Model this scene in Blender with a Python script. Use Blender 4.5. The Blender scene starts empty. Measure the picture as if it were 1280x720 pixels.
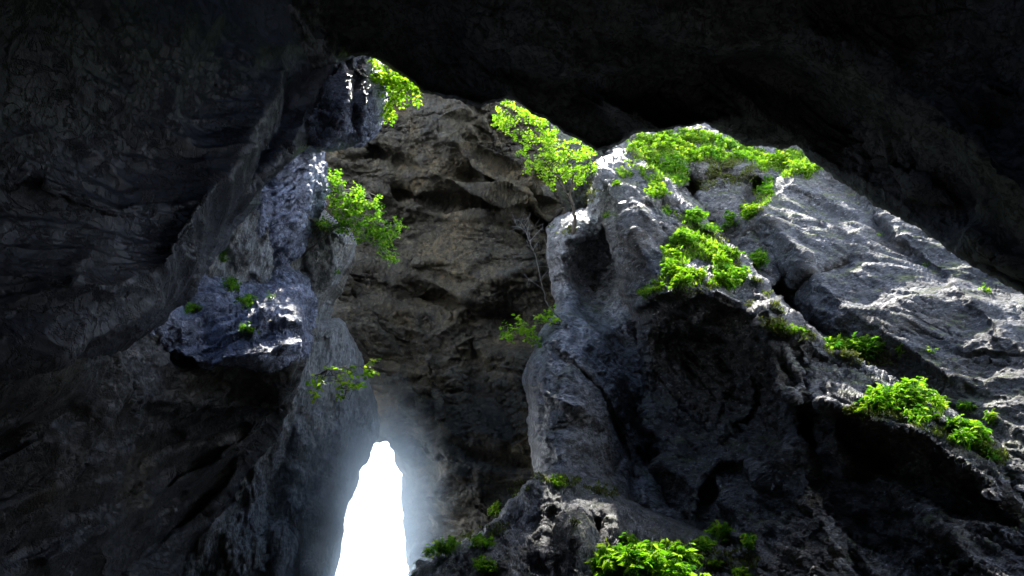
import bpy, math, random, numpy as np
from mathutils import Vector
STEP = 1.35            # rock grid spacing, in 1280-wide picture units
SC = bpy.context.scene
rng = np.random.default_rng(7)
random.seed(7)

# ------------------------------------------------------------------ camera
TH = math.radians(30); F = 1004.0; CAM = np.array([0.0, 0.0, 1.6])
RT = np.array([1.0, 0, 0]); FW = np.array([0, math.cos(TH), math.sin(TH)]); UP = np.array([0, -math.sin(TH), math.cos(TH)])
cd = bpy.data.cameras.new('camera'); cam = bpy.data.objects.new('camera', cd); SC.collection.objects.link(cam)
cam.location = CAM; cam.rotation_euler = (math.radians(90) + TH, 0, 0)
cd.sensor_width = 36; cd.lens = 36 * F / 1280; cd.clip_end = 3000; SC.camera = cam

# ------------------------------------------------------------------ noise
_P = rng.permutation(256).astype(np.int32); _P = np.concatenate([_P, _P, _P])
_G = rng.normal(size=(256, 3)).astype(np.float32); _G /= np.linalg.norm(_G, axis=1)[:, None]
def _h(i, j, k): return _P[(_P[(_P[i & 255] + (j & 255)) & 511] + (k & 255)) & 511]
def perlin(p):
    p = p.astype(np.float32); b = np.floor(p).astype(np.int32); f = p - b
    u = f * f * f * (f * (f * 6 - 15) + 10); r = 0
    for dx in (0, 1):
        wx = u[:, 0] if dx else 1 - u[:, 0]
        for dy in (0, 1):
            wy = u[:, 1] if dy else 1 - u[:, 1]
            for dz in (0, 1):
                wz = u[:, 2] if dz else 1 - u[:, 2]
                g = _G[_h(b[:, 0] + dx, b[:, 1] + dy, b[:, 2] + dz)]
                d = g[:, 0] * (f[:, 0] - dx) + g[:, 1] * (f[:, 1] - dy) + g[:, 2] * (f[:, 2] - dz)
                r = r + wx * wy * wz * d
    return r * 1.6
def fbm(p, o=4, g=0.5):
    r = 0; a = 1.0
    for _ in range(o): r = r + a * perlin(p); p = p * 2.03 + 17.3; a *= g
    return r
def ridged(p, o=4, g=0.5):
    r = 0; a = 1.0; w = 1.0
    for _ in range(o):
        n = 1 - np.abs(perlin(p)) * 1.6; n = np.clip(n, 0, 1) ** 2
        r = r + a * n * w; w = np.clip(n * 1.4, 0, 1); p = p * 2.1 + 9.1; a *= g
    return r
_CP = rng.random((256, 3)).astype(np.float32); _CN = rng.normal(size=(256, 5, 3)).astype(np.float32)
_CN /= np.linalg.norm(_CN, axis=2)[:, :, None]; _CN *= rng.uniform(.7, 1.3, (256, 5, 1)).astype(np.float32)
def facets(p):
    """continuous chiselled blocks: distance to the nearest of many random polyhedra; also the distance to the seam between two blocks"""
    p = p.astype(np.float32); b = np.floor(p).astype(np.int32)
    d1 = np.full(len(p), 9e9, np.float32); d2 = d1.copy()
    for dx in (-1, 0, 1):
        for dy in (-1, 0, 1):
            for dz in (-1, 0, 1):
                c = b + np.array([dx, dy, dz], np.int32); h = _h(c[:, 0], c[:, 1], c[:, 2]) & 255
                v = p - (c + _CP[h]); g = _CN[h]; L = .10 * np.sqrt((v * v).sum(1))
                d = L + np.maximum.reduce([(v * g[:, k]).sum(1) for k in range(5)]) * .95
                d2 = np.minimum(d2, np.maximum(d, d1)); d1 = np.minimum(d1, d)
    return .45 - d1, d2 - d1

# ------------------------------------------------------------------ field helpers
def ray(px, py, Y):
    """world points at horizontal distance Y along the sight lines through (px, py)"""
    x = (px - 640) / F; y = -(py - 360) / F
    D = Y / np.maximum(math.cos(TH) - y * math.sin(TH), 0.12)
    return CAM + D[:, None] * (x[:, None] * RT + y[:, None] * UP + FW)
def tps(ctrl, q):
    c = np.array(ctrl, float); X = c[:, :2] / 300; v = c[:, 2]; n = len(c)
    def K(a, b):
        r2 = ((a[:, None, :] - b[None, :, :]) ** 2).sum(2); return np.where(r2 > 0, r2 * np.log(r2 + 1e-12) * .5, 0)
    A = np.zeros((n + 3, n + 3)); A[:n, :n] = K(X, X) + np.eye(n) * 1e-3; A[:n, n] = 1; A[:n, n + 1:] = X; A[n, :n] = 1; A[n + 1:, :n] = X.T
    w = np.linalg.solve(A, np.concatenate([v, [0, 0, 0]]))
    Q = q / 300; out = np.empty(len(Q))
    for i in range(0, len(Q), 20000):
        s = Q[i:i + 20000]; out[i:i + 20000] = K(s, X) @ w[:n] + w[n] + s @ w[n + 1:]
    return out
def seg_dist(pts, q, closed=False):
    """distance to a polyline and the side sign of the nearest segment"""
    P = np.array(pts, float); best = np.full(len(q), 1e18); side = np.zeros(len(q))
    m = len(P) if closed else len(P) - 1
    for i in range(m):
        a = P[i]; b = P[(i + 1) % len(P)]; ab = b - a
        t = np.clip(((q - a) @ ab) / (ab @ ab), 0, 1); v = q - (a + t[:, None] * ab); d = (v * v).sum(1)
        s = np.sign(ab[0] * (q[:, 1] - a[1]) - ab[1] * (q[:, 0] - a[0])); k = d < best
        best = np.where(k, d, best); side = np.where(k, s, side)
    return np.sqrt(best), side
def inside(poly, q):
    P = np.array(poly, float); r = np.zeros(len(q), bool)
    for i in range(len(P)):
        x1, y1 = P[i - 1]; x2, y2 = P[i]
        if y1 == y2: continue
        c = ((y1 > q[:, 1]) != (y2 > q[:, 1])) & (q[:, 0] < (x2 - x1) * (q[:, 1] - y1) / (y2 - y1) + x1); r ^= c
    return r
def axis(lo, hi, flo, fhi):
    a = list(np.arange(flo, fhi, STEP)); s = STEP; v = flo
    left = []
    while v > lo: s = min(s * 1.12, 24); v -= s; left.append(v)
    s = STEP; v = a[-1]; right = []
    while v < hi: s = min(s * 1.12, 24); v += s; right.append(v)
    return np.array(left[::-1] + a + right)

MASS = {}
def smooth01(t): t = np.clip(t, 0, 1); return t * t * (3 - 2 * t)
def rock(name, poly, ctrl, mat, feats=(), roll=(40, 1.5), jag=(5, .035), thick=5.0, up=False,
         big=.35, fac=.16, fine=.06, strata=None, bigf=.45, facf=.8, led=.07, calm=(7, .3), flatx=False, parent=None):
    P = np.array(poly, float)
    lo = P.min(0) - 30; hi = P.max(0) + 30
    xs = axis(lo[0], hi[0], max(lo[0], -20), min(hi[0], 1300)); ys = axis(lo[1], hi[1], max(lo[1], -20), min(hi[1], 740))
    gx, gy = np.meshgrid(xs, ys); H, W = gx.shape; q = np.stack([gx.ravel(), gy.ravel()], 1)
    d, _ = seg_dist(poly, q, True); sd = np.where(inside(poly, q), d, -d)
    qn = np.concatenate([q * jag[1], np.full((len(q), 1), hash_name(name))], 1)
    sd = sd + (fbm(qn, 4, .6) * jag[0])
    S = sd.reshape(H, W)
    gyd, gxd = np.gradient(S, ys, xs); gl = np.hypot(gxd, gyd) + 1e-6
    cell = (S[:-1, :-1] + S[1:, :-1] + S[:-1, 1:] + S[1:, 1:]) / 4 > 0
    used = np.zeros((H, W), bool)
    used[:-1, :-1] |= cell; used[1:, :-1] |= cell; used[:-1, 1:] |= cell; used[1:, 1:] |= cell
    idx = -np.ones((H, W), int); idx[used] = np.arange(used.sum())
    full = np.zeros((H, W), bool); full[1:-1, 1:-1] = cell[:-1, :-1] & cell[1:, :-1] & cell[:-1, 1:] & cell[1:, 1:]
    s = S[used]; pr = np.where(~full[used], np.clip(-s, -2 * STEP, 9e9), 0); s = np.where(full[used], s, 0)
    X = gx[used] + pr * (gxd / gl / np.maximum(gl, .6))[used]; Yp = gy[used] + pr * (gyd / gl / np.maximum(gl, .6))[used]; s = np.maximum(s, 0)
    Q = np.stack([X, Yp], 1)
    Yd = tps(ctrl, Q); cv = [c[2] for c in ctrl]; Yd = np.clip(Yd, min(cv) * .85, max(cv) * 1.08)
    for ft in feats:
        dist, side = seg_dist(ft[1], Q)
        if ft[0] == 'g': Yd += ft[3] * np.exp(-(dist / ft[2]) ** 1.3)          # groove (+) or rib (-)
        elif ft[0] == 's':                                                      # a step: the right-hand side of the line sits deeper
            L = smooth01(1 - dist / ft[4]) ; Yd += ft[3] * (smooth01((dist * side) / ft[2] * .5 + .5)) * L
    if roll[0] > 0:
        t = np.clip(s / roll[0], 0, 1); Yd += roll[1] * (1 - t) ** 2.4
    V = ray(X, Yp, Yd)
    cy, cx = np.nonzero(cell)
    Fq = np.stack([idx[cy + 1, cx], idx[cy + 1, cx + 1], idx[cy, cx + 1], idx[cy, cx]], 1)
    def spacing(V):
        L = np.zeros(len(V))
        for k in range(4):
            e = np.linalg.norm(V[Fq[:, k]] - V[Fq[:, (k + 1) % 4]], axis=1)
            np.maximum.at(L, Fq[:, k], e); np.maximum.at(L, Fq[:, (k + 1) % 4], e)
        return L
    def normals(V):
        n = np.cross(V[Fq[:, 2]] - V[Fq[:, 0]], V[Fq[:, 3]] - V[Fq[:, 1]]); n /= np.linalg.norm(n, axis=1)[:, None] + 1e-9
        N = np.zeros_like(V)
        for k in range(4):
            for a in range(3): N[:, a] += np.bincount(Fq[:, k], n[:, a], len(V))
        return N / (np.linalg.norm(N, axis=1)[:, None] + 1e-9)
    if strata is None: strata = ((1, 0, 0), (0, 1, 0), (0, 0, 1), (1, 1, 1))
    B = np.array(strata[:3], float); B /= np.linalg.norm(B, axis=1)[:, None]; st = np.array(strata[3], float)
    def sp(V): return (V @ B.T) * st
    CM = calm[1] + (1 - calm[1]) * smooth01(s / calm[0])
    N = normals(V); p = sp(V); wv = np.stack([perlin(p * .5 + 5), perlin(p * .5 + 31), perlin(p * .5 + 77)], 1)
    p = p + wv * .6
    V = V + N * (CM * big * (.55 * (ridged(p * bigf, 4, .5) - .9) + .7 * fbm(p * bigf * .8 + 7, 3, .5)))[:, None]
    N = normals(V); p = sp(V); p = p + .25 * np.stack([perlin(p * 1.5), perlin(p * 1.5 + 40), perlin(p * 1.5 + 90)], 1)
    h1, e1 = facets(p * facf); h2, e2 = facets(p * facf * 2.7 + 3 + .3 * perlin(p * 2)[:, None]); h3, e3 = facets(p * facf * 6.5 + 8)
    crk = -np.exp(-(fbm(p * .5 + 3, 4) / .02) ** 2) * .8 - np.exp(-(fbm(p * 1.3 + 23, 4) / .03) ** 2) * .35
    msk = .55 + .45 * np.clip(fbm(p * .4 + 50, 2) * 2 + .5, 0, 1)
    sl = spacing(V) * facf; W_ = lambda f: smooth01(1.9 - 3.6 * sl * f)
    V = V + N * (CM * fac * msk * ((.35 - h1) * 1.1 * W_(1) + (.3 - h2) * .55 * W_(2.7) + h3 * .22 * W_(6.5) + .5 * crk * W_(4)))[:, None]
    if led > 0:
        N = normals(V); p = sp(V); t0 = p[:, 2] * 1.7 + 1.3 * fbm(p * .35 + 60, 3); t1 = p[:, 2] * 4.6 + 1.2 * fbm(p * .8 + 30, 3)
        saw = lambda t: (lambda f: np.where(f < .82, f / .82, (1 - f) / .18))(t - np.floor(t)) * (.35 + _CP[np.floor(t).astype(int) & 255, 0])
        gate = smooth01(fbm(p * .5 + 11, 2) * 1.6 + .5)
        V = V + N * (CM * led * gate * (saw(t0) * W_(2.2) + .4 * saw(t1) * W_(5)))[:, None]
    if STEP < 3:
        N = normals(V); p = sp(V)
        V = V + N * (CM * fine * msk * smooth01(1.7 - 9 * spacing(V)) * (.6 * (ridged(p * 4, 3, .55) - 1.0) + .5 * fbm(p * 9, 3)))[:, None]
    MASS[name] = 1
    n0 = len(V); ctr = V.mean(0)
    # boundary -> rim -> cap, so the mass is a closed body with real thickness
    E = {}
    for k in range(4):
        for a, b in zip(Fq[:, k], Fq[:, (k + 1) % 4]):
            if (b, a) in E: del E[(b, a)]
            else: E[(a, b)] = 1
    be = np.array(list(E.keys()))
    bv = np.unique(be); m = -np.ones(n0, int); m[bv] = np.arange(len(bv))
    dall = V - CAM; dall /= np.linalg.norm(dall, axis=1)[:, None]
    if flatx: dall[:, 2] *= .1
    if up: dall = np.tile(np.array([0, .12, 1.0]), (n0, 1))
    back_v = V + dall * thick; nb = len(bv)
    rim = V[bv] + dall[bv] * thick * .5 + .3 * np.stack([perlin(V[bv] * .7), perlin(V[bv] * .7 + 9), perlin(V[bv] * .7 + 19)], 1)
    VV = np.concatenate([V, rim, back_v]); a, b = be[:, 0], be[:, 1]; ob = n0 + nb
    R1 = np.stack([b, a, n0 + m[a], n0 + m[b]], 1); R2 = np.stack([n0 + m[b], n0 + m[a], ob + a, ob + b], 1)
    T = np.zeros((0, 3), int)
    quads = np.concatenate([Fq, R1, R2, Fq[:, ::-1] + ob]); org = np.array([ctr[0], ctr[1], VV[:, 2].min()])
    me = bpy.data.meshes.new(name); VV = VV - org
    me.vertices.add(len(VV)); me.vertices.foreach_set('co', VV.astype(np.float32).ravel())
    me.loops.add(len(quads) * 4 + len(T) * 3); me.loops.foreach_set('vertex_index', np.concatenate([quads.ravel(), T.ravel()]).astype(np.int32))
    me.polygons.add(len(quads) + len(T))
    ls = np.concatenate([np.arange(len(quads)) * 4, len(quads) * 4 + np.arange(len(T)) * 3]).astype(np.int32)
    me.polygons.foreach_set('loop_start', ls)
    me.update(calc_edges=True); me.validate()
    me.polygons.foreach_set('use_smooth', np.ones(len(me.polygons), bool))
    me.materials.append(mat)
    o = bpy.data.objects.new(name, me); o.location = org; SC.collection.objects.link(o)
    if parent: o.parent = parent
    return o
def hash_name(s): return (sum(ord(c) * (i + 3) for i, c in enumerate(s)) % 97) * 1.37
def tag(o, label, cat=None, group=None, kind=None):
    if label: o['label'] = label
    if cat: o['category'] = cat
    if group: o['group'] = group
    if kind: o['kind'] = kind
    return o

# ------------------------------------------------------------------ materials
def rock_mat(name, dark, mid, pale, warm, rough=.55, bump=.9, warm_amt=.4, streak=(1, 1, 1), moss=0.0, pale_amt=.62, rot=(0, 0, 0), fl=.9):
    m = bpy.data.materials.new(name); m.use_nodes = True; nt = m.node_tree; N = nt.nodes; L = nt.links
    bs = N['Principled BSDF']; geo = N.new('ShaderNodeNewGeometry')
    mp = N.new('ShaderNodeMapping'); mp.inputs['Scale'].default_value = streak; mp.inputs['Rotation'].default_value = rot; L.new(geo.outputs['Position'], mp.inputs['Vector'])
    def noise(scale, det=8, rg=.6, dist=0.0, src=None):
        n = N.new('ShaderNodeTexNoise'); n.inputs['Scale'].default_value = scale; n.inputs['Detail'].default_value = det
        n.inputs['Roughness'].default_value = rg; n.inputs['Distortion'].default_value = dist
        L.new(src or mp.outputs['Vector'], n.inputs['Vector']); return n.outputs['Fac']
    def ramp(x, stops):
        r = N.new('ShaderNodeValToRGB'); e = r.color_ramp.elements
        e[0].position = stops[0][0]; e[0].color = (*stops[0][1], 1); e[1].position = stops[-1][0]; e[1].color = (*stops[-1][1], 1)
        for pos, c in stops[1:-1]: k = e.new(pos); k.color = (*c, 1)
        L.new(x, r.inputs['Fac']); return r.outputs['Color']
    def mix(f, a, b, mode='MIX'):
        x = N.new('ShaderNodeMix'); x.data_type = 'RGBA'; x.blend_type = mode
        if isinstance(f, float): x.inputs[0].default_value = f
        else: L.new(f, x.inputs[0])
        for s, v in ((6, a), (7, b)):
            if isinstance(v, tuple): x.inputs[s].default_value = (*v, 1)
            else: L.new(v, x.inputs[s])
        return x.outputs[2]
    g = lambda v: (v, v, v)
    base = ramp(noise(1.1, 10, .68, .6), [(.30, dark), (.48, mid), (pale_amt, mid), (.76, pale)])
    c = mix(ramp(noise(.5, 6, .6, 1.0), [(.48, g(0)), (.66, g(warm_amt))]), base, warm)
    c = mix(ramp(noise(7, 8, .75, .3), [(.50, g(0)), (.58, g(fl))]), c, dark)        # dark pits and stains
    c = mix(ramp(noise(11, 8, .7), [(.57, g(0)), (.64, g(fl))]), c, pale)            # pale lichen and calcite flecks
    def cracks(scale, wd, dist):
        n = noise(scale, 6, .6, dist); a = N.new('ShaderNodeMath'); a.operation = 'SUBTRACT'; a.inputs[1].default_value = .5; L.new(n, a.inputs[0])
        b = N.new('ShaderNodeMath'); b.operation = 'ABSOLUTE'; L.new(a.outputs[0], b.inputs[0]); return ramp(b.outputs[0], [(0, g(0)), (wd, g(1))])
    mw = N.new('ShaderNodeMapping'); mw.inputs['Scale'].default_value = (2.2, 2.2, .35); L.new(geo.outputs['Position'], mw.inputs['Vector'])
    c = mix(ramp(noise(.9, 7, .62, .5, mw.outputs['Vector']), [(.50, g(0)), (.63, g(.6))]), c, dark)
    ck = mix(1.0, cracks(1.3, .012, .8), cracks(4.2, .022, .5), 'MULTIPLY')
    c = mix(ramp(ck, [(0, g(.75)), (1, g(0))]), c, tuple(v * .5 for v in dark))
    if moss > 0:
        sep = N.new('ShaderNodeSeparateXYZ'); L.new(geo.outputs['Normal'], sep.inputs[0])
        mm = N.new('ShaderNodeMath'); mm.operation = 'MULTIPLY'; L.new(ramp(sep.outputs['Z'], [(.15, g(0)), (.55, g(1))]), mm.inputs[0])
        L.new(ramp(noise(1.6, 8, .7, .3), [(.52, g(0)), (.60, g(moss))]), mm.inputs[1])
        c = mix(mm.outputs[0], c, ramp(noise(16, 5, .7), [(.35, (.035, .05, .008)), (.65, (.13, .15, .03))]))
    L.new(c, bs.inputs['Base Color'])
    L.new(ramp(noise(3, 6, .7), [(.35, g(rough - .17)), (.65, g(rough + .25))]), bs.inputs['Roughness'])
    prev = None
    for sc, st, dd in ((2.6, bump * .7, .16), (8, bump, .09), (22, bump, .04), (60, bump * .8, .012)):
        b = N.new('ShaderNodeBump'); b.inputs['Strength'].default_value = min(1, st); b.inputs['Distance'].default_value = dd
        L.new(noise(sc, 8, .66, .35), b.inputs['Height'])
        if prev: L.new(prev, b.inputs['Normal'])
        prev = b.outputs['Normal']
    b = N.new('ShaderNodeBump'); b.inputs['Strength'].default_value = .8; b.inputs['Distance'].default_value = .04; L.new(ck, b.inputs['Height']); L.new(prev, b.inputs['Normal'])
    L.new(b.outputs['Normal'], bs.inputs['Normal'])
    return m
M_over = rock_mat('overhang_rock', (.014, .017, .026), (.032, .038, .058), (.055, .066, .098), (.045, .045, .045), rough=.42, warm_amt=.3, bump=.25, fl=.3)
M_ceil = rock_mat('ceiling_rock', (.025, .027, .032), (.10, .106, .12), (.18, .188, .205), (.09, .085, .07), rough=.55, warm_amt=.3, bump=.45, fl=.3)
M_left = rock_mat('left_rock', (.045, .056, .09), (.22, .26, .38), (.5, .56, .72), (.13, .12, .10), rough=.40, warm_amt=.4, bump=.7)
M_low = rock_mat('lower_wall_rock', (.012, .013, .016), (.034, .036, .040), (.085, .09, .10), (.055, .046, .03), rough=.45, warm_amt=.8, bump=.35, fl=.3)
M_side = rock_mat('side_rock', (.08, .088, .095), (.27, .285, .295), (.45, .46, .46), (.23, .20, .14), rough=.55, warm_amt=.9, streak=(1.6, 1.6, .5))
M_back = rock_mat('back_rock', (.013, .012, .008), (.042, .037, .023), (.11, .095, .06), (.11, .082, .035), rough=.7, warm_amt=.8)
M_grey = rock_mat('grey_rock', (.026, .027, .029), (.078, .080, .086), (.29, .29, .30), (.13, .105, .065), rough=.62, warm_amt=.5, moss=.8, streak=(.7, 1, 1.7), rot=(0, -.9, 0), bump=.65)
M_butt = rock_mat('buttress_rock', (.05, .052, .058), (.235, .24, .258), (.42, .42, .44), (.17, .16, .13), rough=.5, warm_amt=.35, moss=.5, streak=(.8, 1, 1.5), rot=(0, -.9, 0), bump=.65)
M_ridge = rock_mat('ridge_rock', (.026, .026, .028), (.13, .131, .136), (.5, .5, .51), (.16, .13, .085), rough=.46, warm_amt=.5, moss=.9, bump=1.0, streak=(.7, 1, 1.7), rot=(0, -.9, 0))
M_foot = rock_mat('foot_rock', (.045, .046, .048), (.20, .198, .195), (.6, .6, .6), (.17, .14, .1), rough=.55, warm_amt=.6, moss=.6, bump=1.0, pale_amt=.58, streak=(1.8, 1.5, .6))
M_slope = rock_mat('slope_rock', (.04, .044, .036), (.10, .11, .085), (.20, .21, .17), (.1, .115, .05), rough=.7, warm_amt=.7, moss=.5)

# ------------------------------------------------------------------ the rock masses
RS = ((.75, .1, .65), (.1, 1, 0), (-.65, 0, .75), (.9, .9, .9))      # right side: beds dipping down to the right
R_ST = ((.62, 0, -.78), (0, 1, 0), (.78, 0, .62), (.55, 1, 1.5))
L_ST = ((.75, 0, .66), (0, 1, 0), (-.66, 0, .75), (.5, .9, 1.7))
A_ST = ((1, 0, -.15), (0, 1, 0), (.15, 0, 1), (.7, 1, 1.3))

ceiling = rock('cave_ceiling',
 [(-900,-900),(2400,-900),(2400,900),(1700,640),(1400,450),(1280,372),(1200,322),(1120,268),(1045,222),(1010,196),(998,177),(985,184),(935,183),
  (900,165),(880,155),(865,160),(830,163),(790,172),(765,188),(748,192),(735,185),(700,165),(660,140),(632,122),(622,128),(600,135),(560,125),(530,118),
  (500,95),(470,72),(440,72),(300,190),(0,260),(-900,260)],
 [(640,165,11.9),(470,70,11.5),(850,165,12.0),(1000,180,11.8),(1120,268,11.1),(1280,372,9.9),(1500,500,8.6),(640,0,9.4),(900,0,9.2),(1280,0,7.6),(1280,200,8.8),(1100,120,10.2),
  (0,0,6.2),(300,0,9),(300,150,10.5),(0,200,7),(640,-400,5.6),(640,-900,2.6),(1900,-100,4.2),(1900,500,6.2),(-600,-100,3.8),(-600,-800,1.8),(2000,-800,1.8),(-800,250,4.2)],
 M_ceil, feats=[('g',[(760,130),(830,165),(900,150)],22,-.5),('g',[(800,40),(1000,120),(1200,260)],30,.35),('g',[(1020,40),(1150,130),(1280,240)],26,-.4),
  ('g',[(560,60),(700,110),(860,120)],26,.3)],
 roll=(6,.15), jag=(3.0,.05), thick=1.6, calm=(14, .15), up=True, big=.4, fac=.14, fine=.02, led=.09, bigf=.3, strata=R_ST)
tag(ceiling, 'dark overhanging roof of the cave', kind='structure')

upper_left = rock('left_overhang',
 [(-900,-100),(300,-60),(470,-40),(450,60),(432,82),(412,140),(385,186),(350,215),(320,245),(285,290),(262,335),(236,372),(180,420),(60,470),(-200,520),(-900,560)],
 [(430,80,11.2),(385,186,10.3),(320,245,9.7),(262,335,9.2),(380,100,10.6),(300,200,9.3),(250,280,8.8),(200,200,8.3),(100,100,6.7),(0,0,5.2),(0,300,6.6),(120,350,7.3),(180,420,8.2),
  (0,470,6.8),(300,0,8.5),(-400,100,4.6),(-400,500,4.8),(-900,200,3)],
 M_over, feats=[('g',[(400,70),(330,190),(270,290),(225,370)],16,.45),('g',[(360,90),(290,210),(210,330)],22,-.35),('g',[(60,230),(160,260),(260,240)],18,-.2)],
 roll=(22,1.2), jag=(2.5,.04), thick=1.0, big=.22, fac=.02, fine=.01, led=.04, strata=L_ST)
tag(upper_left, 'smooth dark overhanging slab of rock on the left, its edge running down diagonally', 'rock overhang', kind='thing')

lobe = rock('hanging_rock',
 [(360,20),(482,20),(474,76),(476,92),(482,112),(484,134),(478,152),(468,172),(450,184),(420,188),(384,188),(360,180)],
 [(400,60,11.5),(470,80,11.9),(480,130,11.9),(450,140,11.1),(440,180,11.7),(390,180,11.5),(400,120,11.2),(465,110,11.3)],
 M_left, feats=[('g',[(448,80),(440,130),(446,180)],9,.3),('g',[(462,84),(462,130),(458,175)],5,.16),('g',[(472,90),(473,130),(468,165)],4,.16)],
 roll=(26,1.6), jag=(2.5,.08), thick=1.3, big=.2, fac=.12, strata=((1,0,0),(0,1,0),(.1,0,1),(2.2,2.2,.7)))
tag(lobe, 'blunt grooved rock hanging from the roof under the small sunlit shrub', 'rock', kind='thing')

nose = rock('left_rock_nose',
 [(180,180),(300,140),(380,150),(405,165),(408,215),(402,258),(386,300),(373,328),(386,346),(394,372),(396,400),(392,425),(388,446),(374,468),(345,484),(296,489),(246,479),(210,460),(184,430),(165,396),(130,364),(60,345),(-300,310),(-300,260),(60,260)],
 [(395,200,14.3),(395,260,14.5),(350,220,14.0),(340,300,14.2),(300,300,13.8),(370,325,14.85),(330,340,14.6),(300,345,14.0),(370,360,13.8),(390,400,13.2),(340,390,12.7),(280,380,12.8),(240,370,12.7),(300,440,11.75),(250,450,11.7),(360,450,12.1),(300,492,13.0),(230,500,12.3),(350,520,13.9),(280,560,14.1),(200,560,12.9),(250,640,14.8),(200,700,14.3),(100,600,9.8),(0,560,7.9),(100,700,10.2),(0,700,8.6),(120,450,8.4),(0,440,6.9),(180,400,10.33),(-400,600,4.6),(-400,1000,3.6),(100,1100,7.5),(-1000,700,2.4),(200,1000,9.5),(340,440,11.95),(215,430,11.7),(380,420,12.3)],
 M_left, feats=[('g',[(340,195),(345,250),(330,320)],10,.12),('g',[(382,195),(380,260),(360,310)],8,-.25),('g',[(225,350),(270,342),(330,340),(368,330)],9,.3),('g',[(235,372),(262,410),(262,450)],7,.2),('g',[(300,360),(330,400),(345,440)],7,.14)],
 roll=(34,1.2), jag=(3.5,.05), thick=1.0, calm=(5,.5), big=.24, fac=.15, fine=.05, led=.07, strata=L_ST)
tag(nose, 'bulging blue-grey rock nose on the left with small green tufts on top', 'rock', kind='thing')
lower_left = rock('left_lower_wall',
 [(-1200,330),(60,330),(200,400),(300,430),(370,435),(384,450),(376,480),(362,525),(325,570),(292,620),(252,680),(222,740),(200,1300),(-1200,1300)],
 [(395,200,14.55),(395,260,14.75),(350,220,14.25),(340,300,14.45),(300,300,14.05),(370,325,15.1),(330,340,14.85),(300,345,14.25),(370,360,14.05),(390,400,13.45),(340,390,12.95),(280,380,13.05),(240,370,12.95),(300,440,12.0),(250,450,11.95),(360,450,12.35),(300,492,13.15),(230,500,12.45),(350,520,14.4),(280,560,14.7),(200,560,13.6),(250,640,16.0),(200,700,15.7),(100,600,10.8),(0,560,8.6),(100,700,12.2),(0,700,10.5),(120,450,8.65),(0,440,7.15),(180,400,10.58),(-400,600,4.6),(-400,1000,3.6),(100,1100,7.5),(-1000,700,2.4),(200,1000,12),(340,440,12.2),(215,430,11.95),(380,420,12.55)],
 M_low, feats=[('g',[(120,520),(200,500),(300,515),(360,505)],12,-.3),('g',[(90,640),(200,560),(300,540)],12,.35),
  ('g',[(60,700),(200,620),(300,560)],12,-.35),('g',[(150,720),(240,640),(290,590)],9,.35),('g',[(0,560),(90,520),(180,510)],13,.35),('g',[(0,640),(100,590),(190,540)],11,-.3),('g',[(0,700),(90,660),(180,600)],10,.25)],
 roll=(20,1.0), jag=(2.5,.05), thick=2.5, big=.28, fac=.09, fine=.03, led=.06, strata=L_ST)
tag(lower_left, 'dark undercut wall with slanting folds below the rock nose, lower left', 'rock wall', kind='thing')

side = rock('side_wall',
 [(-200,300),(300,250),(400,262),(440,286),(448,306),(440,330),(422,352),(408,378),(404,400),(430,402),(452,440),(466,490),(474,530),(474,548),(464,562),(450,590),(437,630),(433,655),(429,690),(421,722),
  (405,820),(400,1300),(-200,1300)],
 [(440,300,16.2),(400,300,15.6),(380,350,15.8),(410,380,17.2),(420,420,18.2),(400,450,17.4),(450,450,19.6),(475,550,20.4),(430,540,18.6),(435,640,18.6),(400,600,18.1),(380,500,17.3),(400,700,17.8),
  (330,600,17.2),(300,700,17.2),(250,720,17.2),(350,680,17.4),(410,1000,14),(100,1000,11.5),(100,700,16.5),(100,400,12),(300,450,15.5),(-100,1200,9)],
 M_side, feats=[('g',[(430,560),(400,620),(385,720)],10,-.3),('g',[(370,520),(345,620),(330,720)],12,.35),('g',[(440,420),(455,490),(462,545)],7,.35),('g',[(415,420),(425,490),(430,560)],8,-.3)],
 roll=(14,.8), jag=(1.6,.06), thick=1.5, calm=(26, .28), big=.4, fac=.17, strata=((1,0,0),(0,1,0),(.2,0,1),(1.3,1.2,.7)))
tag(side, 'pale blue-grey rock wall left of the bright opening', 'rock wall', kind='thing')

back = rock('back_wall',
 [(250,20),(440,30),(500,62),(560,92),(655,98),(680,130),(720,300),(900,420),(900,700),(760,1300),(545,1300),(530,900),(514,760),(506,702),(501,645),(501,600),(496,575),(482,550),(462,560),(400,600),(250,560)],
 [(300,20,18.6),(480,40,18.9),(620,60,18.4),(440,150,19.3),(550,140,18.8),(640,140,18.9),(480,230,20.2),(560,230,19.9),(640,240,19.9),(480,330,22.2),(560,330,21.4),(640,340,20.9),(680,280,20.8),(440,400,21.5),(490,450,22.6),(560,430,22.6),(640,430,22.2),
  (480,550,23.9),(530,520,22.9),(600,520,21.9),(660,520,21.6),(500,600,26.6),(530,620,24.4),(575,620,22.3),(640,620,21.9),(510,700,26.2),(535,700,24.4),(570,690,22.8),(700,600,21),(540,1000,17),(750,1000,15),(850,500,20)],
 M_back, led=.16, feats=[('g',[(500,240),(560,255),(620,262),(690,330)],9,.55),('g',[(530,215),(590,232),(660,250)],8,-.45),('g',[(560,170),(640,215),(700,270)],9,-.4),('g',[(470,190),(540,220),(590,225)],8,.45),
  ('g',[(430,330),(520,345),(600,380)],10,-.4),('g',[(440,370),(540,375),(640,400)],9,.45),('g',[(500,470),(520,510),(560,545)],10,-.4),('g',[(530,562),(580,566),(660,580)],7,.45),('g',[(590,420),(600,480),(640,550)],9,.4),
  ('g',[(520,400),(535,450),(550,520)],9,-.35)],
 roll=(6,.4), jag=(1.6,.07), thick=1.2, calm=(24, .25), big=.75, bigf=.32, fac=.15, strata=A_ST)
tag(back, 'brown layered rock wall at the far end of the cave', 'rock wall', kind='thing')

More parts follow.
